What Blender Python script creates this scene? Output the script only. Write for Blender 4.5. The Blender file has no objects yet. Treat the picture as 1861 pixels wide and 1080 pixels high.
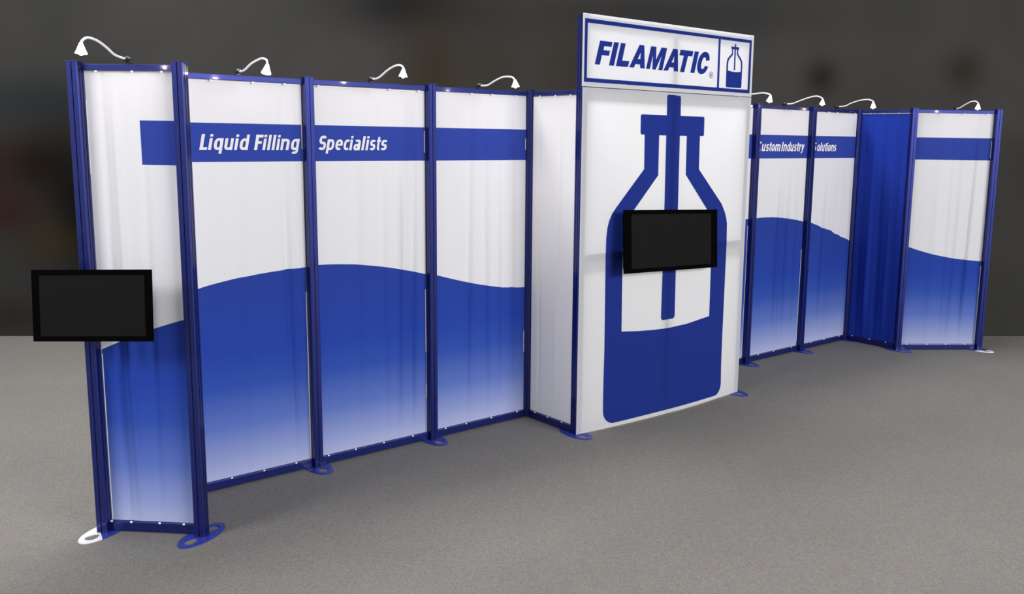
import bpy, bmesh, math, random
import numpy as np
from mathutils import Vector, Matrix

S = bpy.context.scene
COL = S.collection
random.seed(7)

# ------------------------------------------------------------------ camera
F_PX, PITCH, ROLL, CAM_H, CX, CY = 1608.68, 0.15046, 0.01412, 2.06627, 1003.2, 494.94
cam_d = bpy.data.cameras.new('camera')
cam = bpy.data.objects.new('camera', cam_d); COL.objects.link(cam)
cam_d.sensor_fit = 'HORIZONTAL'; cam_d.sensor_width = 36.0
cam_d.lens = 36.0 * F_PX / 1861.0
cam_d.shift_x = (930.5 - CX) / 1861.0
cam_d.shift_y = (CY - 540.0) / 1861.0
cam_d.clip_start = 0.05; cam_d.clip_end = 200
fw = Vector((0, math.cos(PITCH), -math.sin(PITCH)))
up = Vector((0, math.sin(PITCH), math.cos(PITCH)))
rt = Vector((1, 0, 0))
R_ = rt * math.cos(ROLL) + up * math.sin(ROLL)
U_ = up * math.cos(ROLL) - rt * math.sin(ROLL)
m = Matrix((R_, U_, -fw)).transposed().to_4x4()
m.translation = Vector((0, 0, CAM_H))
cam.matrix_world = m
S.camera = cam

# ------------------------------------------------------------------ world, light, exposure
w = bpy.data.worlds.new('hall_ambient'); S.world = w; w.use_nodes = True
bg = w.node_tree.nodes['Background']
bg.inputs[0].default_value = (0.98, 0.98, 1.0, 1); bg.inputs[1].default_value = 0.45

def area(name, loc, target, size, sizey, power, col=(1, 1, 1)):
    d = bpy.data.lights.new(name, 'AREA'); d.shape = 'RECTANGLE'
    d.size = size; d.size_y = sizey; d.energy = power; d.color = col
    o = bpy.data.objects.new(name, d); COL.objects.link(o)
    o.location = loc
    o.rotation_euler = (Vector(target) - Vector(loc)).to_track_quat('-Z', 'Y').to_euler()
    return o
area('fill_front', (12.0, -4.5, 5.6), (2.2, 8.0, 1.0), 8.0, 2.5, 2120, (1, 0.985, 0.97))  # added fill, no lamp seen there; brightens the panel fronts
area('fill_left', (-9.5, -2.5, 6.5), (0.5, 7.0, 1.0), 5.0, 2.5, 820, (1, 0.985, 0.97))  # added fill for the left-facing return and wing, no visible source
area('hall_light_rear', (-0.35, 9.2, 7.0), (-0.35, 8.5, 0.0), 13.0, 1.6, 840, (1, 0.98, 0.955)).rotation_euler = (0.0, 0.0, math.radians(39.8))

S.view_settings.view_transform = 'Standard'
S.view_settings.look = 'None'
S.view_settings.exposure = 0.0
S.view_settings.gamma = 1.0
S.view_settings.use_curve_mapping = False

# ------------------------------------------------------------------ node helpers
def lin(r, g, b):
    f = lambda c: (c / 255 / 12.92) if c / 255 <= 0.04045 else ((c / 255 + 0.055) / 1.055) ** 2.4
    return (f(r), f(g), f(b), 1)

class NT:
    def __init__(self, name):
        self.mat = bpy.data.materials.new(name); self.mat.use_nodes = True
        self.t = self.mat.node_tree
        self.b = self.t.nodes['Principled BSDF']
        self.out = self.t.nodes['Material Output']
    def n(self, typ, **kw):
        nd = self.t.nodes.new(typ)
        for k, v in kw.items(): setattr(nd, k, v)
        return nd
    def l(self, a, b): self.t.links.new(a, b)
    def inp(self, sock, v):
        if hasattr(v, 'is_output'): self.l(v, sock)
        elif isinstance(v, (tuple, list)): sock.default_value = v
        else: sock.default_value = v
    def math(self, op, a, b=None, c=None, clamp=False):
        nd = self.n('ShaderNodeMath', operation=op); nd.use_clamp = clamp
        self.inp(nd.inputs[0], a)
        if b is not None: self.inp(nd.inputs[1], b)
        if c is not None: self.inp(nd.inputs[2], c)
        return nd.outputs[0]
    def mix(self, f, a, b):
        nd = self.n('ShaderNodeMix', data_type='RGBA')
        self.inp(nd.inputs[0], f); self.inp(nd.inputs[6], a); self.inp(nd.inputs[7], b)
        return nd.outputs[2]
    def noise(self, vec, scale, detail=2.0, rough=0.5, out=0):
        nd = self.n('ShaderNodeTexNoise'); self.l(vec, nd.inputs['Vector'])
        nd.inputs['Scale'].default_value = scale; nd.inputs['Detail'].default_value = detail
        nd.inputs['Roughness'].default_value = rough
        return nd.outputs[out]
    def ramp(self, fac, stops, interp='LINEAR'):
        nd = self.n('ShaderNodeValToRGB'); self.l(fac, nd.inputs[0])
        r = nd.color_ramp; r.interpolation = interp
        while len(r.elements) > 1: r.elements.remove(r.elements[-1])
        r.elements[0].position = stops[0][0]; r.elements[0].color = stops[0][1]
        for p, c in stops[1:]:
            e = r.elements.new(p); e.color = c
        return nd.outputs[0]
    def bump(self, h, strength, dist=0.002):
        nd = self.n('ShaderNodeBump'); nd.inputs['Strength'].default_value = strength
        nd.inputs['Distance'].default_value = dist
        self.l(h, nd.inputs['Height']); self.l(nd.outputs[0], self.b.inputs['Normal'])
        return nd.outputs[0]

def simple(name, col, rough=0.5, metal=0.0, grain=0.06, scale=90, spec=0.5, coat=0.0):
    k = NT(name); tc = k.n('ShaderNodeTexCoord')
    nz = k.noise(tc.outputs['Object'], scale, 3)
    dark = tuple(c * (1 - grain) for c in col[:3]) + (1,)
    lite = tuple(min(1, c * (1 + grain)) for c in col[:3]) + (1,)
    k.l(k.mix(nz, dark, lite), k.b.inputs['Base Color'])
    rr = k.math('MULTIPLY_ADD', nz, 0.08, rough - 0.04)
    k.l(rr, k.b.inputs['Roughness'])
    k.b.inputs['Metallic'].default_value = metal
    k.b.inputs['Specular IOR Level'].default_value = spec
    k.b.inputs['Coat Weight'].default_value = coat
    k.b.inputs['Coat Roughness'].default_value = 0.09
    return k.mat

BLUE_A = lin(49, 69, 160)          # print blue
BLUE_D = lin(34, 52, 150)
WHITE_C = (0.785, 0.79, 0.835, 1)

def fabric_shader(k, col, trans=0.26):
    """thin polyester: part of the light passes through"""
    tc = k.n('ShaderNodeTexCoord')
    gr = k.noise(tc.outputs['Object'], 420, 1)
    g2 = k.math('MULTIPLY_ADD', gr, 0.16, 0.92)
    hs = k.n('ShaderNodeVectorMath', operation='SCALE')
    k.l(col, hs.inputs[0]); k.l(g2, hs.inputs['Scale'])
    col = hs.outputs[0]
    k.l(col, k.b.inputs['Base Color'])
    k.b.inputs['Roughness'].default_value = 0.85
    k.b.inputs['Specular IOR Level'].default_value = 0.15
    wv = k.noise(tc.outputs['Object'], 600, 1)
    nrm = k.bump(wv, 0.12, 0.001)
    tr = k.n('ShaderNodeBsdfTranslucent'); k.l(col, tr.inputs['Color'])
    mx = k.n('ShaderNodeMixShader'); mx.inputs[0].default_value = trans
    k.l(k.b.outputs[0], mx.inputs[1]); k.l(tr.outputs[0], mx.inputs[2])
    k.l(mx.outputs[0], k.out.inputs['Surface'])
    return k.mat

def graphic_material(name, bar_from, wave):
    """printed panel: white ground, blue bar, blue wave that fades to pale at the foot"""
    k = NT(name); tc = k.n('ShaderNodeTexCoord')
    sp = k.n('ShaderNodeSeparateXYZ'); k.l(tc.outputs['Object'], sp.inputs[0])
    s, z = sp.outputs[0], sp.outputs[2]
    blue = k.ramp(k.math('MULTIPLY', z, 0.7), [
        (0.04, lin(182, 190, 232)), (0.12, lin(150, 164, 218)), (0.25, lin(98, 122, 200)),
        (0.42, lin(52, 84, 178)), (0.56, lin(40, 70, 170)), (0.85, lin(42, 66, 156))])
    c = np.polyfit([p[0] for p in wave], [p[1] for p in wave], 3 if len(wave) > 4 else 2)
    poly = None
    for a in c:
        poly = float(a) if poly is None else k.math('ADD', k.math('MULTIPLY', poly, s), float(a))
    inw = k.math('MULTIPLY_ADD', k.math('SUBTRACT', poly, z), 700.0, 0.5, clamp=True)
    b1 = k.math('MULTIPLY_ADD', k.math('SUBTRACT', 2.1235, z), 700.0, 0.5, clamp=True)
    b0 = k.math('MULTIPLY_ADD', k.math('SUBTRACT', z, 1.908), 700.0, 0.5, clamp=True)
    bs = k.math('MULTIPLY_ADD', k.math('SUBTRACT', s, bar_from), 700.0, 0.5, clamp=True)
    inb = k.math('MULTIPLY', k.math('MULTIPLY', b0, b1), bs)
    col = k.mix(inw, WHITE_C, blue)
    col = k.mix(inb, col, BLUE_A)
    return fabric_shader(k, col)

def flat_fabric(name, col, trans=0.30):
    k = NT(name)
    rgb = k.n('ShaderNodeRGB'); rgb.outputs[0].default_value = col
    return fabric_shader(k, rgb.outputs[0], trans)

M = {}
M['frame'] = simple('blue_anodised_aluminium', lin(20, 33, 110), 0.42, 0.6, 0.05, 60, 0.5, 0.5)
M['plate'] = simple('blue_painted_steel', lin(42, 54, 152), 0.40, 0.0, 0.05, 60, 0.5)
M['whitemetal'] = simple('white_steel', (0.86, 0.86, 0.88, 1), 0.35, 0, 0.03)
M['clip'] = simple('white_plastic', (0.88, 0.88, 0.88, 1), 0.45, 0, 0.03)
M['hem_sliver'] = simple('white_hem_and_light_sliver', (0.9, 0.9, 0.88, 1), 0.8, 0, 0.03)  # top hem, and side strips that stand for light through gaps
M['arm'] = simple('white_lacquered_tube', (0.88, 0.88, 0.9, 1), 0.3, 0.0, 0.02)
M['clamp'] = simple('black_plastic', (0.014, 0.015, 0.012, 1), 0.3, 0, 0.1)
M['tvcase'] = simple('matt_black_plastic', (0.0010, 0.0010, 0.0010, 1), 0.7, 0, 0.1, 60, 0.02)
M['tvscreen'] = simple('dark_grey_screen', (0.0066, 0.0066, 0.0066, 1), 0.55, 0, 0.06, 8, 0.06)
M['bracket'] = simple('dark_steel', (0.03, 0.03, 0.032, 1), 0.4, 0.6, 0.08)
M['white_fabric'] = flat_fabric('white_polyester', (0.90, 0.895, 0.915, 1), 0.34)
M['tower_fabric'] = flat_fabric('bright_white_polyester', (0.88, 0.885, 0.91, 1), 0.52)
M['blue_fabric'] = flat_fabric('royal_blue_polyester', lin(38, 66, 182), 0.30)
M['print_blue'] = flat_fabric('printed_blue_ink', lin(40, 61, 152), 0.52)
M['print_white'] = flat_fabric('printed_white_ink', (0.90, 0.90, 0.91, 1), 0.2)

def glow(name, col, strength):
    k = NT(name)
    k.b.inputs['Base Color'].default_value = (0.9, 0.9, 0.9, 1)
    k.b.inputs['Emission Color'].default_value = col
    k.b.inputs['Emission Strength'].default_value = strength
    return k.mat
M['shade'] = glow('lit_frosted_shade', (1, 0.96, 0.94, 1), 5.0)
M['bulb'] = glow('halogen_bulb', (1, 0.74, 0.68, 1), 300.0)

def carpet():
    k = NT('grey_carpet'); tc = k.n('ShaderNodeTexCoord'); v = tc.outputs['Object']
    big = k.noise(v, 1.1, 4, 0.6)
    fine = k.noise(v, 160, 3, 0.75)
    hue = k.noise(v, 48, 3, 0.6, out=1)
    base = k.ramp(fine, [(0.25, (0.102, 0.096, 0.088, 1)), (0.5, (0.194, 0.185, 0.172, 1)), (0.75, (0.338, 0.327, 0.308, 1))])
    v1 = k.n('ShaderNodeVectorMath', operation='MULTIPLY_ADD'); k.l(hue, v1.inputs[0])
    v1.inputs[1].default_value = (0.9, 0.9, 0.9); v1.inputs[2].default_value = (0.55, 0.55, 0.55)
    v2 = k.n('ShaderNodeVectorMath', operation='MULTIPLY'); k.l(base, v2.inputs[0]); k.l(v1.outputs[0], v2.inputs[1])
    base = v2.outputs[0]
    hs = k.n('ShaderNodeHueSaturation'); hs.inputs['Saturation'].default_value = 0.9
    k.l(base, hs.inputs['Color'])
    k.l(k.math('MULTIPLY_ADD', big, 0.22, 0.89), hs.inputs['Value'])
    k.l(hs.outputs[0], k.b.inputs['Base Color'])
    k.b.inputs['Roughness'].default_value = 0.95
    k.b.inputs['Specular IOR Level'].default_value = 0.1
    k.bump(k.noise(v, 220, 2, 0.7), 0.5, 0.004)
    return k.mat

def backdrop():
    """dark grey mottled back wall with soft blotches for the blurred hall and a painted drop shadow (u along the wall, z up)"""
    k = NT('mottled_dark_wall'); tc = k.n('ShaderNodeTexCoord')
    sp = k.n('ShaderNodeSeparateXYZ'); k.l(tc.outputs['Object'], sp.inputs[0])
    u, z = sp.outputs[0], sp.outputs[2]
    nz = k.noise(tc.outputs['Object'], 0.9, 2, 0.5)
    col = k.ramp(nz, [(0.3, lin(60, 60, 59)), (0.7, lin(68, 67, 65))])
    spots = [  # u, z, half width, half height, colour, strength
        (-1.45, 3.35, 0.75, 0.28, (26, 26, 28), 0.9), (0.9, 3.3, 1.6, 0.22, (40, 40, 42), 0.6),
        (-1.2, 2.75, 0.35, 0.55, (52, 44, 34), 0.8), (-0.6, 2.7, 0.30, 0.5, (52, 47, 40), 0.6),
        (0.3, 2.75, 0.5, 0.5, (50, 44, 34), 0.7), (2.75, 2.72, 0.17, 0.17, (36, 34, 27), 0.85),
        (4.25, 2.82, 0.20, 0.20, (45, 40, 33), 0.8), (-5.2, 2.35, 1.2, 0.25, (40, 46, 50), 0.7),
        (-5.1, 1.75, 0.55, 0.35, (34, 26, 18), 0.95), (-5.55, 1.7, 0.2, 0.3, (50, 22, 16), 0.6),
        (-4.7, 1.3, 0.45, 0.9, (16, 16, 16), 0.97), (-5.45, 1.25, 0.3, 0.25, (48, 22, 16), 0.7),  # the tall black spot paints a drop shadow beside the left wing
        (-5.05, 0.95, 0.25, 0.22, (62, 54, 32), 0.7), (-5.4, 0.5, 0.4, 0.35, (58, 58, 58), 0.5),
        (-5.5, 0.2, 0.5, 0.2, (42, 38, 34), 0.6), (5.1, 1.7, 0.25, 0.3, (54, 50, 46), 0.5)]
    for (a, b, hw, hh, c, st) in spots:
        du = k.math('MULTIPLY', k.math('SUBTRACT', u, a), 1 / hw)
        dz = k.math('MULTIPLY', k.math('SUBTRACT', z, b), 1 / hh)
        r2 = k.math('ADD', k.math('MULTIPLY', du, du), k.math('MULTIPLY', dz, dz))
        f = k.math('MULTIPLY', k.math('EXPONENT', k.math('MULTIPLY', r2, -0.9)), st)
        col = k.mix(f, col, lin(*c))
    hs = k.n('ShaderNodeVectorMath', operation='SCALE'); k.l(col, hs.inputs[0]); hs.inputs['Scale'].default_value = WALL_GAIN
    k.l(hs.outputs[0], k.b.inputs['Base Color'])
    k.b.inputs['Roughness'].default_value = 0.95
    k.b.inputs['Specular IOR Level'].default_value = 0.05
    return k.mat
WALL_GAIN = 0.76

# ------------------------------------------------------------------ mesh helpers
def link(name, bm, mat, parent=None, smooth=False):
    me = bpy.data.meshes.new(name); bm.normal_update(); bm.to_mesh(me); bm.free()
    if mat: me.materials.append(mat)
    if smooth:
        for p in me.polygons: p.use_smooth = True
    o = bpy.data.objects.new(name, me); COL.objects.link(o)
    if parent: o.parent = parent
    return o

def add_box(bm, x0, x1, y0, y1, z0, z1, bev=0.0):
    r = bmesh.ops.create_cube(bm, size=1.0)
    vs = r['verts']
    for v in vs:
        v.co = Vector(((x0 + x1) / 2 + v.co.x * (x1 - x0), (y0 + y1) / 2 + v.co.y * (y1 - y0), (z0 + z1) / 2 + v.co.z * (z1 - z0)))
    if bev:
        es = list({e for v in vs for e in v.link_edges})
        bmesh.ops.bevel(bm, geom=es, offset=bev, segments=2, affect='EDGES', profile=0.6)

def fill_loops(bm, loops, y=0.0):
    """flat filled shape in the x-z plane from closed loops (outer and holes)"""
    es = []
    for lp in loops:
        vs = [bm.verts.new((x, y, z)) for x, z in lp]
        es += [bm.edges.new((vs[i], vs[(i + 1) % len(vs)])) for i in range(len(vs))]
    bmesh.ops.triangle_fill(bm, edges=es, use_beauty=True, use_dissolve=False)

def grid_cut(bm, nx, nz):
    """cut a flat shape in strips so that it can follow the cloth"""
    xs = [v.co.x for v in bm.verts]; zs = [v.co.z for v in bm.verts]
    for (lo, hi, step, ax) in ((min(xs), max(xs), nx, 0), (min(zs), max(zs), nz, 2)):
        c = math.floor(lo / step) * step + step
        while c < hi:
            co = [0, 0, 0]; no = [0, 0, 0]; co[ax] = c; no[ax] = 1
            bmesh.ops.bisect_plane(bm, geom=bm.verts[:] + bm.edges[:] + bm.faces[:], plane_co=co, plane_no=no)
            c += step

def face_front(bm):
    for f in bm.faces:
        f.normal_update()
        if f.normal.y > 0: f.normal_flip()

def tube(bm, pts, r, seg=8, caps=True):
    pts = [Vector(p) for p in pts]; rings = []
    for i, p in enumerate(pts):
        t = (pts[min(i + 1, len(pts) - 1)] - pts[max(i - 1, 0)]).normalized()
        a = t.cross(Vector((1, 0, 0)) if abs(t.x) < 0.9 else Vector((0, 0, 1))).normalized(); b = t.cross(a)
        rr = r[i] if isinstance(r, (list, tuple)) else r
        rings.append([bm.verts.new(p + (a * math.cos(q) + b * math.sin(q)) * rr) for q in [2 * math.pi * j / seg for j in range(seg)]])
    for i in range(len(rings) - 1):
        for j in range(seg):
            bm.faces.new((rings[i][j], rings[i][(j + 1) % seg], rings[i + 1][(j + 1) % seg], rings[i + 1][j]))
    if caps:
        bm.faces.new(rings[0][::-1]); bm.faces.new(rings[-1])

def extrude_profile(bm, prof, z0, z1):
    a = [bm.verts.new((x, y, z0)) for x, y in prof]; b = [bm.verts.new((x, y, z1)) for x, y in prof]
    n = len(prof)
    for i in range(n): bm.faces.new((a[i], a[(i + 1) % n], b[(i + 1) % n], b[i]))
    bm.faces.new(a[::-1]); bm.faces.new(b)

def empty(name, loc, rotz=0.0):
    o = bpy.data.objects.new(name, None); COL.objects.link(o)
    o.empty_display_size = 0.1; o.location = loc; o.rotation_euler = (0, 0, rotz)
    return o
def tag(o, label, cat, group=None):
    o['label'] = label; o['category'] = cat
    if group: o['group'] = group
    return o

# ------------------------------------------------------------------ setting
WALL_A, WALL_B = Vector((-5.58, 8.752, 0)), Vector((5.149, 9.435, 0))
wd = (WALL_B - WALL_A).normalized()
wall_ang = math.atan2(wd.y, wd.x)
bm = bmesh.new(); add_box(bm, -15, 15, -8, 12.5, -0.05, 0.0)
fl = link('floor', bm, carpet()); fl['kind'] = 'structure'
bm = bmesh.new(); add_box(bm, -8.5, 8.5, 0.0, 0.15, 0.0, 4.3)
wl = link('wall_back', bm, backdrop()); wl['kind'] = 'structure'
o_w = Vector((-0.0013, 0.022, 0)) + WALL_A + wd * ((-WALL_A.x) / wd.x)
wl.location = o_w; wl.rotation_euler = (0, 0, wall_ang)

# ------------------------------------------------------------------ plan of the display (surveyed)
PT = dict(P0=(-2.3155, 4.3883), P1=(-1.7944, 4.3525), Pb=(-2.1184, 4.7905), P2=(-1.4697, 5.3316), P3=(-0.821, 5.8727),
          P4=(-0.1723, 6.4138), P6=(1.1601, 7.5573), P7=(1.8103, 8.0966), P8=(2.4605, 8.636), P9=(3.1107, 9.1753),
          P10=(3.4901, 8.7412), P11=(4.3329, 8.7977))
PT = {k: Vector((x, y, 0)) for k, (x, y) in PT.items()}
T0, T1 = Vector((0.1821, 5.9727, 0)), Vector((1.5537, 7.118, 0))
TD = (T1 - T0).normalized(); TN = Vector((TD.y, -TD.x, 0)); TL = (T1 - T0).length
T_ANG = math.atan2(TD.y, TD.x)
PT['P5'] = T0 + TD * 0.0285 - TN * 0.0335
PT['P5b'] = T1 - TD * 0.0285 - TN * 0.0335
W_ANG = T_ANG
ZB, ZT, TOP = 0.058, 2.358, 2.389
HALF = 0.0285

# ------------------------------------------------------------------ posts
def square_profile(h=HALF, c=0.004, g=0.0025, d=0.005):
    """square extrusion: chamfered corners, one groove in front and back, two in each side"""
    def side(gs):
        pts = [(-h + c, 0)]
        for x in gs: pts += [(x - g, 0), (x - g, d), (x + g, d), (x + g, 0)]
        return pts + [(h - c, 0)]
    out = []
    for k, gs in enumerate(([0.0], [-0.011, 0.011], [0.0], [-0.011, 0.011])):
        a = k * math.pi / 2
        for x, dep in side(gs):
            px, py = x, -h + dep
            out.append((px * math.cos(a) - py * math.sin(a), px * math.sin(a) + py * math.cos(a)))
    return out
def octagon_profile(h=0.031, g=0.0025, d=0.004):
    out = []
    for k in range(8):
        a = k * math.pi / 4; e = h * math.tan(math.pi / 8)
        for x, dep in ((-e + 0.001, 0), (-g, 0), (-g, d), (g, d), (g, 0), (e - 0.001, 0)):
            px, py = x, -h + dep
            out.append((px * math.cos(a) - py * math.sin(a), px * math.sin(a) + py * math.cos(a)))
    return out

def plate_bm(white_from=None, part=None):
    """oval steel foot with two teardrop holes; long axis along local y"""
    A, B, n = 0.155, 0.073, 48
    outer = [(B * math.sin(2 * math.pi * i / n), -A * math.cos(2 * math.pi * i / n)) for i in range(n)]
    def hole(sg):
        pts = []
        for i in range(20):
            q = 2 * math.pi * i / 20
            x = 0.038 * math.sin(q) * (0.80 - 0.20 * math.cos(q)) * 1.0
            y = 0.080 - 0.040 * math.cos(q)
            pts.append((x, sg * y))
        return pts
    bm = bmesh.new()
    fill_loops(bm, [outer, hole(1), hole(-1)])
    for v in bm.verts: v.co = Vector((v.co.x, v.co.z, 0.0))
    if white_from is not None:
        co, no = white_from
        bmesh.ops.bisect_plane(bm, geom=bm.verts[:] + bm.edges[:] + bm.faces[:], plane_co=co, plane_no=no,
                               clear_outer=(part == 'blue'), clear_inner=(part == 'white'))
    r = bmesh.ops.extrude_face_region(bm, geom=bm.faces[:])
    for v in [g for g in r['geom'] if isinstance(g, bmesh.types.BMVert)]: v.co.z += 0.006
    bmesh.ops.recalc_face_normals(bm, faces=bm.faces[:])
    return bm

def post(key, label, ang, foot_ang=None, kind='square', fwd=0.0225, top=2.402, white=None, slide=0.0):
    """upright with its foot; ang is the direction of the wall it stands in"""
    d = Vector((math.cos(ang), math.sin(ang), 0)); n = Vector((d.y, -d.x, 0))
    c = PT[key] + n * fwd + d * slide
    t = tag(empty('upright_post', c, ang), label, 'post', 'blue uprights of the display wall')
    bm = bmesh.new(); extrude_profile(bm, square_profile() if kind == 'square' else octagon_profile(), 0.006, top - 0.004)
    link('post_profile', bm, M['frame'], t)
    bm = bmesh.new(); add_box(bm, -HALF - .0008, HALF + .0008, -HALF - .0008, HALF + .0008, top - 0.004, top, 0.001) if kind == 'square' else extrude_profile(bm, [(0.0322 * math.cos(i * math.pi / 4 + math.pi / 8) * 1.08, 0.0322 * math.sin(i * math.pi / 4 + math.pi / 8) * 1.08) for i in range(8)], top - 0.004, top)
    link('end_cap', bm, M['frame'], t)
    if foot_ang is not None:
        # the foot's long axis (local y) points along foot_ang in the world
        ra = foot_ang - math.pi / 2 - ang
        if white is None:
            f = link('foot_plate', plate_bm(), M['plate'], t); f.rotation_euler = (0, 0, ra)
        else:
            f = link('foot_plate', plate_bm(white, 'blue'), M['plate'], t); f.rotation_euler = (0, 0, ra)
            g = link('foot_section', plate_bm(white, 'white'), M['whitemetal'], f); g['label'] = 'white end of the foot plate'  # one end of the foot plate is split off and coloured white
    return t

A_ANG = math.atan2(PT['P1'].y - PT['P0'].y, PT['P1'].x - PT['P0'].x)
J_ANG = math.atan2(PT['P11'].y - PT['P10'].y, PT['P11'].x - PT['P10'].x)
NW = W_ANG - math.pi / 2          # direction the display faces
post('P0', 'leftmost blue post, its oval foot half white, behind the left television', A_ANG, math.radians(71), white=((-0.0, -0.028, 0), (-0.62, -0.78, 0)))
post('P1', 'blue post with a blue oval foot between the narrow left wing and Liquid Filling', A_ANG, math.radians(71))
post('Pb', 'blue corner post hidden behind the left wing of the wall', W_ANG, None, 'oct', 0.0)
post('P2', 'blue post between the Liquid Filling panel and the Specialists panel', W_ANG, NW)
post('P3', 'blue post to the right of the word Specialists', W_ANG, NW)
post('P4', 'blue corner post where the left wall meets the plain white return beside the tower', W_ANG, None, 'oct', 0.0)
post('P5', 'tall blue post at the left edge of the white bottle tower', W_ANG, NW, top=2.874, fwd=0.0)
post('P5b', 'tall blue post behind the right edge of the white bottle tower', W_ANG, NW, top=2.874, fwd=0.0)
post('P6', 'blue corner post hidden behind the bottle tower', W_ANG, None, 'oct', 0.0)
post('P7', 'blue post just right of the bottle tower, left of Custom Industry', W_ANG, NW)
post('P8', 'blue post between Custom Industry and Solutions', W_ANG, NW, slide=0.010)
post('P9', 'blue corner post between the Solutions panel and the plain dark blue return', W_ANG, NW, 'oct', 0.0)
post('P10', 'blue post between the plain dark blue return and the right end panel', J_ANG, NW)
post('P11', 'rightmost blue post at the end of the display, foot tip white', J_ANG, NW, white=((0.0, 0.052, 0), (0.5, 0.8, 0)))

# ------------------------------------------------------------------ cloth
def ripple_fn(folds, seed, amp=1.0, length=0.845, taut=0.7):
    rnd = random.Random(seed)
    ws = [(rnd.uniform(9, 34), rnd.uniform(0, 6.28), rnd.uniform(0.4, 1.0), rnd.uniform(-0.8, 0.8)) for _ in range(5)]
    def f(s, z):
        zz = (z - ZB) / (ZT - ZB)
        env = min(1.0, 0.12 + 5.0 * max(0, min(zz, 1 - zz)))
        es = min(1.0, 6.0 * max(0.0, min(s - 0.02, length - 0.02 - s)) + 0.1)
        y = 0.0
        ft = 1.0 - (1.0 - taut) * max(0.0, min(1.0, (z - 1.40) / 0.45))   # the cloth hangs tauter near the top
        for fr, ph, a, dr in ws: y += 0.0009 * a * math.sin(fr * s + ph + dr * zz * 2)
        for s0, s1, wd_, h in folds:      # s at the foot, s at the top, width, height
            c = s0 + (s1 - s0) * zz
            y += 2.6 * ft * h * math.exp(-((s - c) / (0.78 * wd_)) ** 2)
        return y * env * es * amp
    return f

def cloth(name, s0, s1, z0, z1, fn, mat, parent, ns=150, nz=36):
    bm = bmesh.new(); g = []
    for j in range(nz + 1):
        z = z0 + (z1 - z0) * j / nz
        g.append([bm.verts.new((s, -fn(s, z), z)) for s in [s0 + (s1 - s0) * i / ns for i in range(ns + 1)]])
    for j in range(nz):
        for i in range(ns):
            bm.faces.new((g[j][i], g[j][i + 1], g[j + 1][i + 1], g[j + 1][i]))
    return link(name, bm, mat, parent, True)

def print_on(name, loops_list, fn, mat, parent, cut=(0.03, 0.12), lift=0.0016, step=0.0):
    bm = bmesh.new()
    for q_, loops in enumerate(loops_list):
        b2 = bmesh.new(); fill_loops(b2, loops); grid_cut(b2, *cut); face_front(b2)
        for v in b2.verts: v.co.y = -fn(v.co.x, v.co.z) - lift - step * (q_ % 8)
        me = bpy.data.meshes.new('tmp'); b2.to_mesh(me); b2.free(); bm.from_mesh(me); bpy.data.meshes.remove(me)
    return link(name, bm, mat, parent, True)

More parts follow.
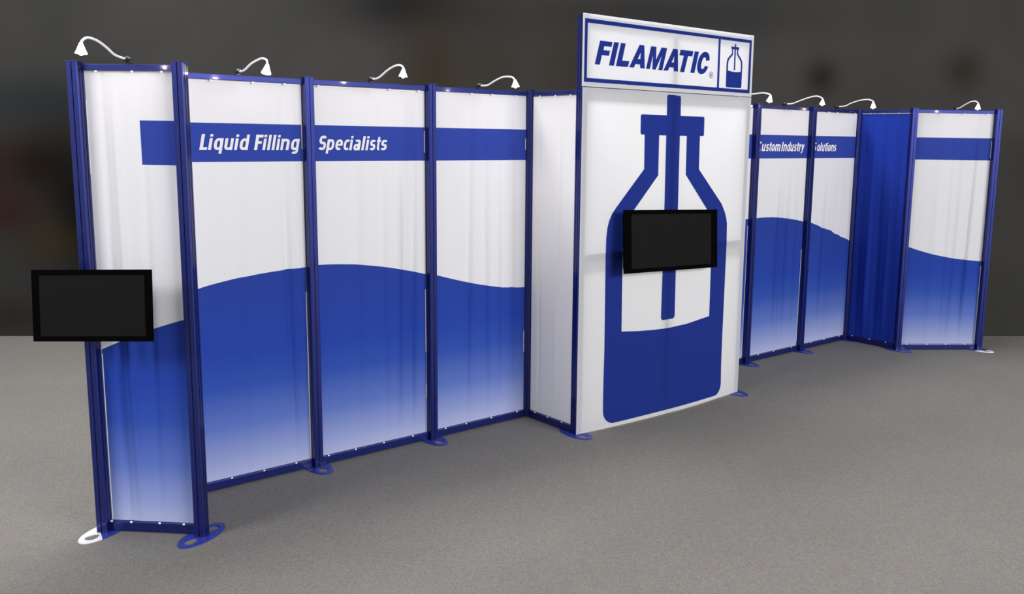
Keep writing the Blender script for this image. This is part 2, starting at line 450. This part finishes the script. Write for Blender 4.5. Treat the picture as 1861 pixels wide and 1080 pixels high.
XH, TS, HS, ASC, DSC = 0.755, 0.200, 0.160, 1.0, -0.235
def _bar(x0, x1, z0, z1): return [(x0, z0), (x1, z0), (x1, z1), (x0, z1)]
def _ring(cx, cz, rx, rz, a0, a1, ts=TS, hs=HS, n=18, e=2.35):
    """arc stroke: thicker at the sides (ts) than at top and bottom (hs)"""
    def pt(px, pz, q):
        c, s_ = math.cos(q), math.sin(q)
        return (cx + px * math.copysign(abs(c) ** (2 / e), c), cz + pz * math.copysign(abs(s_) ** (2 / e), s_))
    qs = [math.radians(a0 + (a1 - a0) * i / n) for i in range(n + 1)]
    return [pt(rx, rz, q) for q in qs] + [pt(rx - ts, rz - hs, q) for q in reversed(qs)]
def glyph(ch):
    """strokes of one bold condensed letter, cap height 1, and its advance width"""
    W = 0.60; h = XH / 2; r = W / 2
    full = lambda: [_ring(r, h, r, h, 0, 180), _ring(r, h, r, h, 180, 360)]
    if ch == ' ': return [], 0.31
    if ch == 'L': return [_bar(0, TS + .02, 0, 1), _bar(0, .50, 0, .18)], 0.55
    if ch == 'F': return [_bar(0, TS + .02, 0, 1), _bar(0, .54, .82, 1), _bar(0, .48, .41, .58)], 0.58
    if ch == 'I': return [_bar(0, TS + .02, 0, 1)], 0.34
    if ch == 'i': return [_bar(0, TS, 0, XH), _bar(0, TS, .84, 1)], 0.315
    if ch == 'l': return [_bar(0, TS, 0, ASC)], 0.315
    if ch == 'o': return full(), 0.68
    if ch == 'q': return full() + [_bar(W - TS, W, DSC, XH)], 0.70
    if ch == 'd': return full() + [_bar(W - TS, W, 0, ASC)], 0.70
    if ch == 'p': return full() + [_bar(0, TS, DSC, XH)], 0.68
    if ch == 'g': return full() + [_bar(W - TS, W, -.02, XH), _ring(r, -.02, r, .225, 0, -125, TS, .16)], 0.70
    if ch == 'u': return [_bar(0, TS, .25, XH), _bar(W - TS, W, 0, XH), _ring(r - .01, .28, r - .01, .28, 180, 330)], 0.70
    if ch == 'n': return [_bar(0, TS, 0, XH), _bar(W - TS, W, 0, .5), _ring(r + .01, XH - .28, r - .01, .28, 0, 150)], 0.70
    if ch == 'm': return [_bar(0, TS, 0, XH), _bar(.37, .37 + TS, 0, .5), _bar(.74, .74 + TS, 0, .5),
                          _ring(.30, XH - .28, .285, .28, 0, 150), _ring(.67, XH - .28, .285, .28, 0, 150)], 1.05
    if ch == 'r': return [_bar(0, TS, 0, XH), _ring(.30, XH - .28, .29, .28, 62, 150)], 0.44
    if ch == 'c': return [_ring(.29, h, .29, h, 52, 308)], 0.52
    if ch == 'C': return [_ring(.36, .5, .36, .515, 50, 310, TS + .02, .18)], 0.63
    if ch == 'e': return [_ring(r, h, r, h, 0, 308), _bar(.12, W - .02, .315, .44)], 0.66
    if ch == 'a': return [_bar(.56 - TS, .56, 0, .5), _ring(.285, XH - .26, .275, .26, 0, 138), _ring(.25, .215, .25, .228, 0, 180, TS, .14), _ring(.25, .215, .25, .228, 180, 360, TS, .15)], 0.65
    if ch in 'sS':
        H = XH if ch == 's' else 1.0; w_ = .245 if ch == 's' else .29; k = .16 if ch == 's' else .18
        q = H / 4 + k / 4
        return [_ring(w_, H - q, w_, q, 28, 270, TS - .01, k), _ring(w_, q, w_, q, 90, -152, TS - .01, k)], (.54 if ch == 's' else .63)
    if ch == 't': return [_bar(.08, .08 + TS, .2, .95), _bar(0, .38, XH - .15, XH), _ring(.30, .24, .22, .24, 180, 285)], 0.44
    if ch == 'y': return [[(0, XH), (TS + .01, XH), (.36, .16), (.30, -.04), (.22, .02)], [(.36, XH), (.58, XH), (.33, -.10), (.22, -.235), (.05, -.235), (.03, -.09), (.14, -.085), (.20, .02)]], 0.60
    if ch == 'R': return [_bar(0, .2, 0, 1), _ring(.2, .73, .38, .27, -90, 90, .16, .14), [(.2, .46), (.4, .46), (.62, 0), (.4, 0)]], 0.7
    return [], 0.3

def text_on(name, body, s0, s1, z0, cap, shear, bold, fn, mat, parent, lift=0.0030, cut=(0.0055, 0.06)):
    """slanted lettering printed on the cloth, fitted between s0 and s1 on base line z0"""
    x = 0.0; polys = []
    for ch in body:
        ps, adv = glyph(ch)
        polys += [[(x + px, pz) for px, pz in p] for p in ps]
        x += adv + 0.025
    xmax = max(px for p in polys for px, pz in p if pz < 0.5); k = (s1 - s0) / xmax
    loops = [[(s0 + px * k + pz * cap * shear, z0 + pz * cap) for px, pz in p] for p in polys]
    return print_on(name, [[lp] for lp in loops], fn, mat, parent, cut, lift, 0.00025)

# shared clip mesh
bm = bmesh.new(); add_box(bm, -0.0055, 0.0055, -0.003, 0.003, -0.0045, 0.0045, 0.0012)
clip_me = bpy.data.meshes.new('fabric_clip'); bm.to_mesh(clip_me); bm.free(); clip_me.materials.append(M['clip'])

LIGHT_SLIVERS = dict(A=[(1.86, 2.22), (0.06, 0.95)], B=[(1.98, 2.26), (1.58, 1.70), (0.06, 1.12)], C=[(1.96, 2.10), (0.62, 1.05), (0.30, 0.40)], D=[(1.98, 2.06), (0.5, 0.66)],
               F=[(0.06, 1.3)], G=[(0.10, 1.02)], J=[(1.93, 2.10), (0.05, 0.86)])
GAP = {k: 0.0345 for k in ('P4', 'P9', 'P6', 'Pb')}; GAP.update({'P8': 0.0400, 'P8 left': 0.0200, 'E1': 0.031, 'P5b': 0.031, 'P1': 0.0298})
def panel(a, b, label, mat, folds=(), seed=1, clips_top=(.2, .45, .75), clips_bot=(.15, .38, .62, .88), name='display_panel', hem_sliver='both', group='framed fabric panels', taut=0.7):
    L, R = PT[a], PT[b]; d = (R - L); ln = d.length; ang = math.atan2(d.y, d.x)
    t = tag(empty(name, L, ang), label, 'panel', group)
    s0, s1 = GAP.get(a, 0.0298), ln - GAP.get(b + ' left', GAP.get(b, 0.0298))
    for nm, z0, z1 in (('top_rail', ZT + 0.001, TOP), ('bottom_rail', 0.0068, ZB - 0.002)):
        bm = bmesh.new()
        add_box(bm, s0, s1, -0.018, 0.006, z0, z1, 0.002)
        link(nm, bm, M['frame'], t)
    fn = ripple_fn(folds, seed, 1.0, ln, taut)
    fb = cloth('fabric_graphic', s0 + 0.002, s1 - 0.002, ZB, ZT - 0.004, fn, mat, t)
    if hem_sliver:
        bm = bmesh.new(); add_box(bm, s0 + 0.004, s1 - 0.004, -0.0022, 0.0012, ZT - 0.0075, ZT + 0.0005)
        link('top_hem', bm, M['hem_sliver'], fb)
        for z0, z1 in LIGHT_SLIVERS.get(hem_sliver, ()):
            x = s0 + 0.0035 if hem_sliver == 'A' else s1 - 0.0045
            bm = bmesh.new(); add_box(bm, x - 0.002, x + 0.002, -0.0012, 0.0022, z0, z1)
            link('side_light_sliver', bm, M['hem_sliver'], fb)  # white strip stands in for light leaking past the cloth's edge
    for fr, z in [(q, ZT - 0.004) for q in clips_top] + [(q, ZB + 0.001) for q in clips_bot]:
        c = bpy.data.objects.new('fabric_clip', clip_me); COL.objects.link(c); c.parent = t
        c.location = (s0 + (s1 - s0) * fr, -0.0212, z)
    return t, fb, fn, ln

WV = dict(
 A=[(0.0325, 0.971), (0.0726, 0.9895), (0.1223, 1.0122), (0.308, 1.0842), (0.3595, 1.1035), (0.4134, 1.1208), (0.4617, 1.1339)],
 B=[(0.1655, 1.1985), (0.2945, 1.2261), (0.4543, 1.2489), (0.6199, 1.2584), (0.694, 1.2698), (0.8041, 1.2696)],
 C=[(0.0545, 1.2776), (0.2008, 1.2704), (0.3521, 1.2536), (0.5354, 1.2208), (0.6712, 1.1924), (0.797, 1.1583)],
 D=[(0.06, 1.1376), (0.2606, 1.0801), (0.4467, 1.0327), (0.6404, 0.9994), (0.8078, 0.9845)],
 F=[(0.05, 1.29), (0.3, 1.33), (0.6, 1.352), (0.8, 1.36)],
 G=[(0.0982, 1.3623), (0.2508, 1.3616), (0.4182, 1.354), (0.5911, 1.333), (0.8034, 1.2992)],
 H=[(0.1148, 1.2754), (0.3228, 1.2172), (0.5462, 1.1455), (0.7726, 1.0688)],
 J=[(0.0547, 1.0448), (0.1804, 1.0046), (0.3942, 0.9552), (0.565, 0.9273), (0.8063, 0.9051)])
mats = {k: graphic_material('wave_print_' + n, 0.296 if k == 'A' else -1.0, WV[k]) for k, n in
        zip('ABCDFGHJ', ('left_wing', 'liquid', 'specialists', 'corner', 'behind_tower', 'custom', 'solutions', 'right_end'))}

pA = panel('P0', 'P1', 'narrow panel at the far left where the blue bar begins, behind the left television', mats['A'],
           [(0.13, 0.11, 0.020, -0.010), (0.20, 0.17, 0.030, 0.007), (0.29, 0.31, 0.03, -0.004)], 3, (.16, .55, .87), (.02, .25, .58, .86), hem_sliver='A')
pK = panel('P1', 'Pb', 'plain white return panel hidden behind the left wing', M['white_fabric'], [], 4, (.5,), (.5,))
pB = panel('Pb', 'P2', 'wide wave panel printed with the words Liquid Filling', mats['B'],
           [(0.72, 0.69, 0.030, -0.010), (0.78, 0.76, 0.022, 0.006), (0.45, 0.47, 0.06, 0.004)], 5, (.32, .62, .86), (.35, .60, .86), taut=0.35, hem_sliver='B')
pC = panel('P2', 'P3', 'wide wave panel printed with the word Specialists', mats['C'],
           [(0.70, 0.745, 0.030, -0.012), (0.62, 0.66, 0.03, 0.008), (0.30, 0.33, 0.05, -0.004), (0.5, 0.5, 0.03, -0.004)], 6, (.05, .66, .93), (.06, .3, .56, .84), hem_sliver='C')
pD = panel('P3', 'P4', 'wide wave panel between Specialists and the inner corner, bar without words', mats['D'],
           [(0.30, 0.34, 0.03, -0.007), (0.47, 0.45, 0.035, -0.007), (0.71, 0.70, 0.035, -0.009), (0.60, 0.6, 0.03, 0.006)], 7, (.38, .6, .86), (.1, .32, .6, .9), hem_sliver='D')
PT['E1'] = PT['P5']
pE = panel('P4', 'E1', 'plain white return panel left of the bottle tower', M['white_fabric'], [(0.13, 0.10, 0.02, -0.004), (0.3, 0.33, 0.03, 0.003)], 8, (.2, .55, .88), (.17, .47, .8), hem_sliver=None)
pE2 = panel('P5b', 'P6', 'plain white return panel hidden behind the tower, right side', M['white_fabric'], [], 9, (.5,), (.5,), hem_sliver=None)
pF = panel('P6', 'P7', 'wave panel almost wholly behind the bottle tower, a sliver shows at its right', mats['F'], [(0.4, 0.4, 0.04, -0.006)], 10, hem_sliver='F')
pG = panel('P7', 'P8', 'wave panel printed with the words Custom Industry', mats['G'],
           [(0.40, 0.42, 0.03, -0.008), (0.55, 0.56, 0.035, -0.009), (0.72, 0.70, 0.03, 0.008), (0.48, 0.49, 0.025, 0.005)], 11, (.5, .55, .6), (.2, .5, .86), taut=0.10, hem_sliver='G')
pH = panel('P8', 'P9', 'wave panel printed with the word Solutions', mats['H'],
           [(0.30, 0.34, 0.03, -0.010), (0.42, 0.45, 0.045, 0.009), (0.55, 0.57, 0.035, -0.008), (0.66, 0.68, 0.035, -0.007), (0.75, 0.75, 0.025, 0.006)], 12, (.3, .5, .9), (.2, .5, .86), taut=0.10, hem_sliver=None)
pI = panel('P9', 'P10', 'plain dark blue return panel between Solutions and the right end panel', M['blue_fabric'],
           [(0.10, 0.09, 0.03, -0.009), (0.20, 0.20, 0.035, 0.010), (0.31, 0.30, 0.035, -0.010), (0.41, 0.42, 0.03, 0.008), (0.49, 0.49, 0.02, -0.006)], 13, (.2, .5, .8), (.12, .5, .85), hem_sliver='top')
pJ = panel('P10', 'P11', 'rightmost wave panel, bar without words', mats['J'],
           [(0.62, 0.67, 0.030, -0.011), (0.52, 0.55, 0.035, 0.007), (0.30, 0.32, 0.05, 0.004), (0.42, 0.42, 0.03, -0.004)], 14, (.3, .6, .9), (.08, .35, .6, .85), hem_sliver='J')

SH = 0.205
text_on('lettering', 'Liquid Filling', 0.2111, 0.783, 1.9742, 0.0875, SH, 0.014, pB[2], M['print_white'], pB[1])
text_on('lettering', 'Specialists', 0.0645, 0.5265, 1.9745, 0.0875, SH, 0.014, pC[2], M['print_white'], pC[1])
text_on('lettering', 'C', 0.044, 0.096, 1.9745, 0.0855, SH, 0.014, pG[2], M['print_white'], pG[1])
text_on('lettering', 'ustom', 0.1100, 0.385, 1.9745, 0.0855, SH, 0.014, pG[2], M['print_white'], pG[1])
text_on('lettering', 'Industry', 0.4072, 0.742, 1.9745, 0.0855, SH, 0.014, pG[2], M['print_white'], pG[1])
text_on('lettering', 'S', 0.066, 0.112, 1.9755, 0.084, SH, 0.014, pH[2], M['print_white'], pH[1])
text_on('lettering', 'olutions', 0.1330, 0.4550, 1.9755, 0.084, SH, 0.014, pH[2], M['print_white'], pH[1])

# ------------------------------------------------------------------ tower
tower = tag(empty('banner_tower', T0, T_ANG), 'tall white fabric tower face with a big blue bottle and filling tube', 'banner')
def tower_fn(s, z):
    u = max(0.0, min(1.0, s / TL))
    b = 0.050 * math.sin(math.pi * u) * math.exp(-z / 0.10)
    b += 0.0016 * math.sin(7 * s + 1.3 * z) * math.sin(math.pi * u)
    h = max(0.0, (z - 2.30) / 0.11)
    b += 0.004 * math.sin(9 * s + 2) * math.exp(-((z - 2.39) / 0.012) ** 2) * math.sin(math.pi * u)
    return b
tf = cloth('fabric_graphic', 0.004, TL - 0.001, 0.0075, 2.404, tower_fn, M['tower_fabric'], tower, 72, 90)
# frame behind the cloth, seen through it as darker bands
bm = bmesh.new(); add_box(bm, 0.872, 0.924, 0.0045, 0.045, 0.01, 2.40, 0.004); link('centre_pole', bm, M['frame'], tower)
bm = bmesh.new(); add_box(bm, 0.062, TL - 0.062, 0.0045, 0.040, 1.222, 1.288, 0.004); link('cross_rail', bm, M['frame'], tower)
bm = bmesh.new(); add_box(bm, 0.062, TL - 0.062, 0.010, 0.040, 2.372, 2.402, 0.004); link('cross_rail', bm, M['frame'], tower)
bm = bmesh.new(); add_box(bm, 0.062, TL - 0.062, 0.030, 0.055, 0.012, 0.05, 0.004); link('bottom_rail', bm, M['frame'], tower)

def arc(cx, cz, rx, rz, a0, a1, n=8):
    return [(cx + rx * math.cos(math.radians(a0 + (a1 - a0) * i / n)), cz + rz * math.sin(math.radians(a0 + (a1 - a0) * i / n))) for i in range(n + 1)]
# big bottle: outline counter-clockwise from the stem's top right
out = []
out += arc(0.9535, 2.374, 0.014, 0.014, 0, 90, 4)
out += arc(0.8345, 2.374, 0.014, 0.014, 90, 180, 4)
out += [(0.8215, 2.241)]
out += arc(0.5695, 2.227, 0.014, 0.014, 90, 180, 4)
out += arc(0.5715, 2.1145, 0.014, 0.014, 180, 270, 4)
out += [(0.5995, 2.0985), (0.6040, 1.8555), (0.3386, 1.5914), (0.3016, 1.5512), (0.2740, 1.5030), (0.2580, 1.4500), (0.2495, 1.3823), (0.2480, 1.2500), (0.2560, 0.5670)]
out += arc(0.3455, 0.127, 0.0945, 0.0945, 180, 270, 8)
out += [(0.6, 0.0325), (0.9, 0.0325), (1.2, 0.0325)]
out += arc(1.4640, 0.127, 0.0935, 0.0945, 270, 360, 8)
out += [(1.5568, 0.5), (1.5585, 1.0), (1.5594, 1.2598), (1.5530, 1.4181), (1.5420, 1.4600), (1.5216, 1.5100), (1.4769, 1.5780), (1.1960, 1.8490), (1.1935, 2.0972)]
out += arc(1.2240, 2.1110, 0.0145, 0.0145, 270, 360, 4)
out += arc(1.2220, 2.2265, 0.0145, 0.0145, 0, 90, 4)
out += [(0.9700, 2.240)]
slotL = [(0.7474, 2.0965), (0.8210, 2.0965), (0.8275, 1.5600), (0.8300, 1.0893)]
inner = [(0.7474, 2.0968), (0.7509, 1.8105), (0.5220, 1.5748), (0.4600, 1.5170), (0.4249, 1.4563), (0.4137, 1.2965), (0.4222, 0.6949),
         (0.5916, 0.6757), (0.7596, 0.6639), (0.9183, 0.6590), (1.1266, 0.6656), (1.3849, 0.6943), (1.3814, 1.0836), (1.3830, 1.3000), (1.3760, 1.4600), (1.3144, 1.5329),
         (1.0493, 1.8090), (1.0450, 2.0960), (0.9690, 2.0964), (0.9745, 1.5520), (0.9745, 1.0869), (0.9800, 0.7520)]
inner += arc(0.9550, 0.7500, 0.0250, 0.0240, 0, -90, 4) + arc(0.8550, 0.7500, 0.0250, 0.0240, 270, 180, 4)
inner += [(0.8296, 1.0893), (0.8270, 1.5626), (0.8215, 2.0965)]
print_on('bottle_print', [[out, inner]], tower_fn, M['print_blue'], tf, (0.06, 0.05))

# ------------------------------------------------------------------ header sign above it
HZ = 2.409
sign = tag(empty('header_sign', T0 + Vector((0, 0, HZ)), T_ANG), 'white header sign with blue border, blue lettering and small bottle, topping the tower', 'sign')
flat0 = lambda s, z: 0.003 + 0.0007 * math.sin(6 * s + 2 * z)
def lower(loops): return [[(x, z - HZ) for x, z in lp] for lp in loops]
bm = bmesh.new()
add_box(bm, 0.0, TL, 0.0, 0.0042, 0.0, 2.8797 - HZ, 0.0015)
sf = link('sign_face', bm, M['tower_fabric'], sign)
for z0 in (0.012, 2.8797 - HZ - 0.045):
    bm = bmesh.new(); add_box(bm, 0.062, TL - 0.062, 0.008, 0.042, z0, z0 + 0.035, 0.003); link('sign_rail', bm, M['frame'], sign)
bm = bmesh.new(); add_box(bm, 0.875, 0.921, 0.010, 0.040, 0.047, 2.8797 - HZ - 0.045, 0.003); link('sign_rail', bm, M['frame'], sign)
bO = [(0.0142, 2.8470), (1.7585, 2.8420), (1.7592, 2.4355), (0.0140, 2.4390)]
bI = [(0.0380, 2.8205), (1.3630, 2.8205), (1.3632, 2.4625), (0.0378, 2.4650)]
bJ = [(1.3856, 2.8205), (1.7352, 2.8195), (1.7330, 2.4615), (1.3872, 2.4620)]
zero = lambda s, z: 0.0
print_on('border_print', [lower([bO, bI, bJ])], zero, M['print_blue'], sf, (0.3, 0.3))
F = [(0.1510, 2.7140), (0.2650, 2.7135), (0.2565, 2.6800), (0.1900, 2.6800), (0.1838, 2.6545), (0.2448, 2.6540), (0.2352, 2.6200), (0.1700, 2.6205), (0.1530, 2.5570), (0.1075, 2.5575)]
I1 = [(0.2800, 2.7140), (0.3260, 2.7140), (0.2825, 2.5570), (0.2365, 2.5575)]
Lt = [(0.3445, 2.7135), (0.3900, 2.7135), (0.3600, 2.5975), (0.4290, 2.5975), (0.4160, 2.5570), (0.3015, 2.5570)]
At = [(0.5240, 2.7140), (0.5717, 2.7140), (0.5810, 2.5570), (0.5370, 2.5565), (0.5335, 2.5820), (0.4888, 2.5820), (0.4745, 2.5565), (0.4280, 2.5565)]
Ah = [(0.5371, 2.6640), (0.5350, 2.6178), (0.5105, 2.6178)]
Mt = [(0.6390, 2.7135), (0.6930, 2.7135), (0.6925, 2.6244), (0.7455, 2.7125), (0.8030, 2.7125), (0.7605, 2.5550), (0.7184, 2.5550), (0.7479, 2.6545), (0.6898, 2.5550), (0.6572, 2.5555), (0.6605, 2.6570), (0.6325, 2.5560), (0.5936, 2.5560)]
dA = 0.3435
A2 = [(x + dA, z - 0.001) for x, z in At]; A2h = [(x + dA, z - 0.001) for x, z in Ah]
Tt = [(0.9445, 2.7120), (1.0835, 2.7115), (1.0728, 2.6720), (1.0270, 2.6720), (0.9908, 2.5548), (0.9455, 2.5548), (0.9815, 2.6722), (0.9345, 2.6724)]
I2 = [(1.0990, 2.7117), (1.1450, 2.7113), (1.1030, 2.5550), (1.0575, 2.5553)]
def sup(cx, cz, rx, rz, a0, a1, n=22, e=2.25):
    o = []
    for i in range(n + 1):
        q = math.radians(a0 + (a1 - a0) * i / n); c, s = math.cos(q), math.sin(q)
        o.append((cx + rx * math.copysign(abs(c) ** (2 / e), c), cz + rz * math.copysign(abs(s) ** (2 / e), s)))
    return o
Cp = sup(1.1775, 2.6335, 0.0635, 0.0820, 14, 346, 26) + sup(1.1795, 2.6325, 0.0225, 0.0430, 338, 24, 22)
Ct = [(x + 0.27 * (z - 2.555), z) for x, z in Cp]
ring_o = arc(1.2915, 2.5523, 0.0235, 0.0235, 0, 345, 23); ring_i = arc(1.2915, 2.5523, 0.0195, 0.0195, 0, 345, 23)
print_on('lettering', [lower(l) for l in ([F], [I1], [Lt], [At, Ah], [Mt], [A2, A2h], [Tt], [I2], [Ct], [ring_o, ring_i])], zero, M['print_blue'], sf, (0.5, 0.5))
text_on('registered_mark', 'R', 1.2835, 1.3000, 2.5410 - HZ, 0.022, 0.0, 0.0, zero, M['print_blue'], sf, 0.0016, (0.5, 0.5))
sb = [(1.5538, 2.7985), (1.5700, 2.7985), (1.5704, 2.7778), (1.6080, 2.7772), (1.6065, 2.7570), (1.5975, 2.7565), (1.5993, 2.7265), (1.6395, 2.6902), (1.6515, 2.6730), (1.6555, 2.6500), (1.6550, 2.4850)]
sb += arc(1.6400, 2.4850, 0.0148, 0.0148, 0, -90, 4) + arc(1.4818, 2.4850, 0.0148, 0.0148, 270, 180, 4)
sb += [(1.4655, 2.6500), (1.4700, 2.6730), (1.4810, 2.6900), (1.5235, 2.7250), (1.5225, 2.7600), (1.5145, 2.7605), (1.5138, 2.7772), (1.5545, 2.7775)]
si = [(1.5365, 2.7575), (1.5370, 2.7170), (1.4955, 2.6800), (1.4860, 2.6620), (1.4835, 2.6400), (1.4845, 2.5965), (1.5300, 2.5905), (1.5800, 2.5890), (1.6380, 2.5940), (1.6390, 2.6400), (1.6350, 2.6650), (1.6260, 2.6800),
      (1.5855, 2.7182), (1.5835, 2.7575), (1.5694, 2.7575), (1.5696, 2.6025), (1.5540, 2.6025), (1.5530, 2.7575)]
print_on('bottle_emblem', [lower([sb, si])], zero, M['print_blue'], sf, (0.5, 0.5))

# ------------------------------------------------------------------ clamp lights
lamp_pts = dict(
 A=(0.258, [(0, .024), (.043, .026), (.114, .036), (.17, .060), (.225, .079), (.265, .088), (.307, .091), (.339, .086), (.364, .072), (.373, .058)], (.376, .016)),
 B=(0.442, [(0, .020), (.062, .021), (.112, .029), (.201, .055), (.325, .073), (.383, .069), (.413, .058), (.417, .036)], (.397, -.006)),
 C=(0.425, [(0, .022), (.068, .023), (.119, .033), (.214, .068), (.295, .087), (.357, .089), (.394, .074), (.396, .062)], (.391, .021)),
 D=(0.395, [(0, .021), (.052, .020), (.106, .022), (.185, .047), (.263, .066), (.326, .068), (.376, .061), (.401, .044), (.405, .038)], (.410, .001)),
 F=(0.395, [(0, .020), (.06, .020), (.12, .028), (.20, .048), (.28, .063), (.337, .068), (.407, .072), (.462, .064), (.487, .053), (.488, .044)], (.478, .000)),
 G=(0.421, [(0, .020), (.033, .020), (.084, .022), (.173, .049), (.254, .071), (.318, .082), (.365, .078), (.402, .058), (.403, .047)], (.400, .007)),
 H=(0.423, [(0, .022), (.038, .024), (.097, .029), (.163, .056), (.244, .077), (.325, .086), (.374, .076), (.396, .062), (.396, .055)], (.397, .006)),
 J=(0.417, [(0, .016), (.067, .019), (.168, .048), (.268, .071), (.345, .073), (.400, .052), (.402, .040)], (.398, .000)))
def smooth_path(p, n=4):
    o = []
    for i in range(len(p) - 1):
        a, b, c, d = p[max(i - 1, 0)], p[i], p[i + 1], p[min(i + 2, len(p) - 1)]
        for k in range(n):
            t = k / n
            o.append(tuple(0.5 * (2 * b[j] + (c[j] - a[j]) * t + (2 * a[j] - 5 * b[j] + 4 * c[j] - d[j]) * t * t + (3 * b[j] - a[j] - 3 * c[j] + d[j]) * t ** 3) for j in range(2)))
    return o + [p[-1]]
def lamp(pk, pan, label, spot=1.2):
    s, path, tip = lamp_pts[pk]
    L = pan[0].location; ang = pan[0].rotation_euler[2]
    d = Vector((math.cos(ang), math.sin(ang), 0))
    t = tag(empty('clamp_light', Vector((L.x, L.y, TOP)) + d * s, ang), label, 'lamp', 'arm lights clamped to the top rails')
    P = lambda q: (0, -0.006 - q[0], q[1])
    bm = bmesh.new(); tube(bm, [P(q) for q in smooth_path(path)], 0.0058, 8)
    link('lamp_arm', bm, M['arm'], t, True)
    # clamp: rounded body with a jaw over the rail
    bm = bmesh.new()
    bmesh.ops.create_uvsphere(bm, u_segments=14, v_segments=8, radius=1.0)
    for v in bm.verts:
        v.co = Vector((v.co.x * 0.018, -0.008 + v.co.y * 0.030, 0.022 + v.co.z * (0.016 if v.co.z > 0 else 0.014)))
    add_box(bm, -0.012, 0.012, -0.0170, 0.0050, 0.0005, 0.012, 0.002)
    add_box(bm, -0.012, 0.012, 0.0065, 0.0105, -0.016, 0.012, 0.001)
    link('clamp', bm, M['clamp'], t, False)
    h0 = Vector(P(path[-1])); h1 = Vector(P(tip)); ax = (h1 - h0); hl = ax.length; ax.normalize()
    q = Vector((0, 0, -1)).rotation_difference(ax).to_matrix().to_4x4(); q.translation = h0
    # socket + conical frosted shade, open below, bulb inside
    bm = bmesh.new(); n = 18
    prof = [(0.0062, 0.006), (0.0085, 0.0), (0.0105, -0.12 * hl), (0.0175, -0.55 * hl), (0.0245, -0.92 * hl), (0.0258, -hl), (0.0242, -hl), (0.0225, -0.9 * hl), (0.0155, -0.5 * hl), (0.004, -0.4 * hl)]
    rings = [[bm.verts.new(q @ Vector((r * math.cos(2 * math.pi * i / n), r * math.sin(2 * math.pi * i / n), z))) for i in range(n)] for r, z in prof]
    for a, b in zip(rings, rings[1:]):
        for i in range(n): bm.faces.new((a[i], b[i], b[(i + 1) % n], a[(i + 1) % n]))
    bm.faces.new(rings[0]); bm.faces.new(rings[-1][::-1])
    bmesh.ops.recalc_face_normals(bm, faces=bm.faces[:])
    link('lamp_shade', bm, M['shade'], t, True)
    bm = bmesh.new(); bmesh.ops.create_uvsphere(bm, u_segments=12, v_segments=8, radius=0.0090)
    for v in bm.verts: v.co = q @ (Vector((v.co.x, v.co.y, v.co.z * 0.75)) + Vector((0, 0, -hl * 1.03)))
    b = link('bulb', bm, M['bulb'], t, True)
    return t
lamp('A', pA, 'leftmost arm light, reaching left above the left television')
lamp('B', pB, 'arm light on the top rail above the words Liquid Filling')
lamp('C', pC, 'arm light on the top rail above the word Specialists')
lamp('D', pD, 'arm light on the top rail nearest the left of the tower')
lamp('F', pF, 'arm light whose arm comes out from behind the right edge of the tower')
lamp('G', pG, 'arm light on the top rail above Custom Industry')
lamp('H', pH, 'arm light on the top rail above Solutions, leaning over the dark blue return')
lamp('J', pJ, 'rightmost arm light, above the right end panel')

# ------------------------------------------------------------------ televisions
def television(c, yaw, roll, tilt, w_, h_, bez, label, stand):
    ex = Vector((math.cos(yaw), math.sin(yaw), 0)); n = Vector((math.sin(yaw), -math.cos(yaw), 0)); uz = Vector((0, 0, 1))
    upv = uz * math.cos(tilt) + n * math.sin(tilt)
    e2 = ex * math.cos(roll) + upv * math.sin(roll); u2 = upv * math.cos(roll) - ex * math.sin(roll)
    y2 = u2.cross(e2)
    mw = Matrix((e2, y2, u2)).transposed().to_4x4(); mw.translation = Vector(c)
    t = tag(empty('television', (0, 0, 0)), label, 'television', 'flat screens on the display')
    t.matrix_world = mw
    bm = bmesh.new()
    x, z = w_ / 2, h_ / 2; bx, bz = bez
    for a in ((-x, x, z - bz, z), (-x, x, -z, -z + bz), (-x, -x + bx, -z + bz, z - bz), (x - bx, x, -z + bz, z - bz)):
        add_box(bm, a[0], a[1], 0.0, 0.014, a[2], a[3], 0.0)
    bmesh.ops.remove_doubles(bm, verts=bm.verts[:], dist=1e-5)
    link('bezel', bm, M['tvcase'], t)
    bm = bmesh.new(); add_box(bm, -x + bx, x - bx, 0.0035, 0.010, -z + bz, z - bz); link('screen', bm, M['tvscreen'], t)
    bm = bmesh.new(); add_box(bm, -x + 0.012, x - 0.012, 0.0138, 0.034, -z + 0.03, z - 0.03, 0.008); link('back_cover', bm, M['tvcase'], t)
    bm = bmesh.new()
    add_box(bm, stand[0] - 0.06, stand[0] + 0.06, 0.034, 0.052, -0.08, 0.08, 0.001)
    add_box(bm, stand[0] - 0.018, stand[0] + 0.018, 0.050, stand[1], -0.03, 0.03, 0.001)
    link('wall_bracket', bm, M['bracket'], t)
    return t
television((0.8810, 6.4130, 1.3433), 0.72, -0.0376, -0.0810, 1.0118, 0.4414, (0.0680, 0.0290),
           'black television mounted on the tower face over the printed bottle', (0.02, 0.080))
television((-2.2057, 4.17, 1.2398), -0.0372, 0.0230, -0.0989, 0.5848, 0.3456, (0.0320, 0.0250),
           'black television on the leftmost blue post', (-0.11, 0.150))
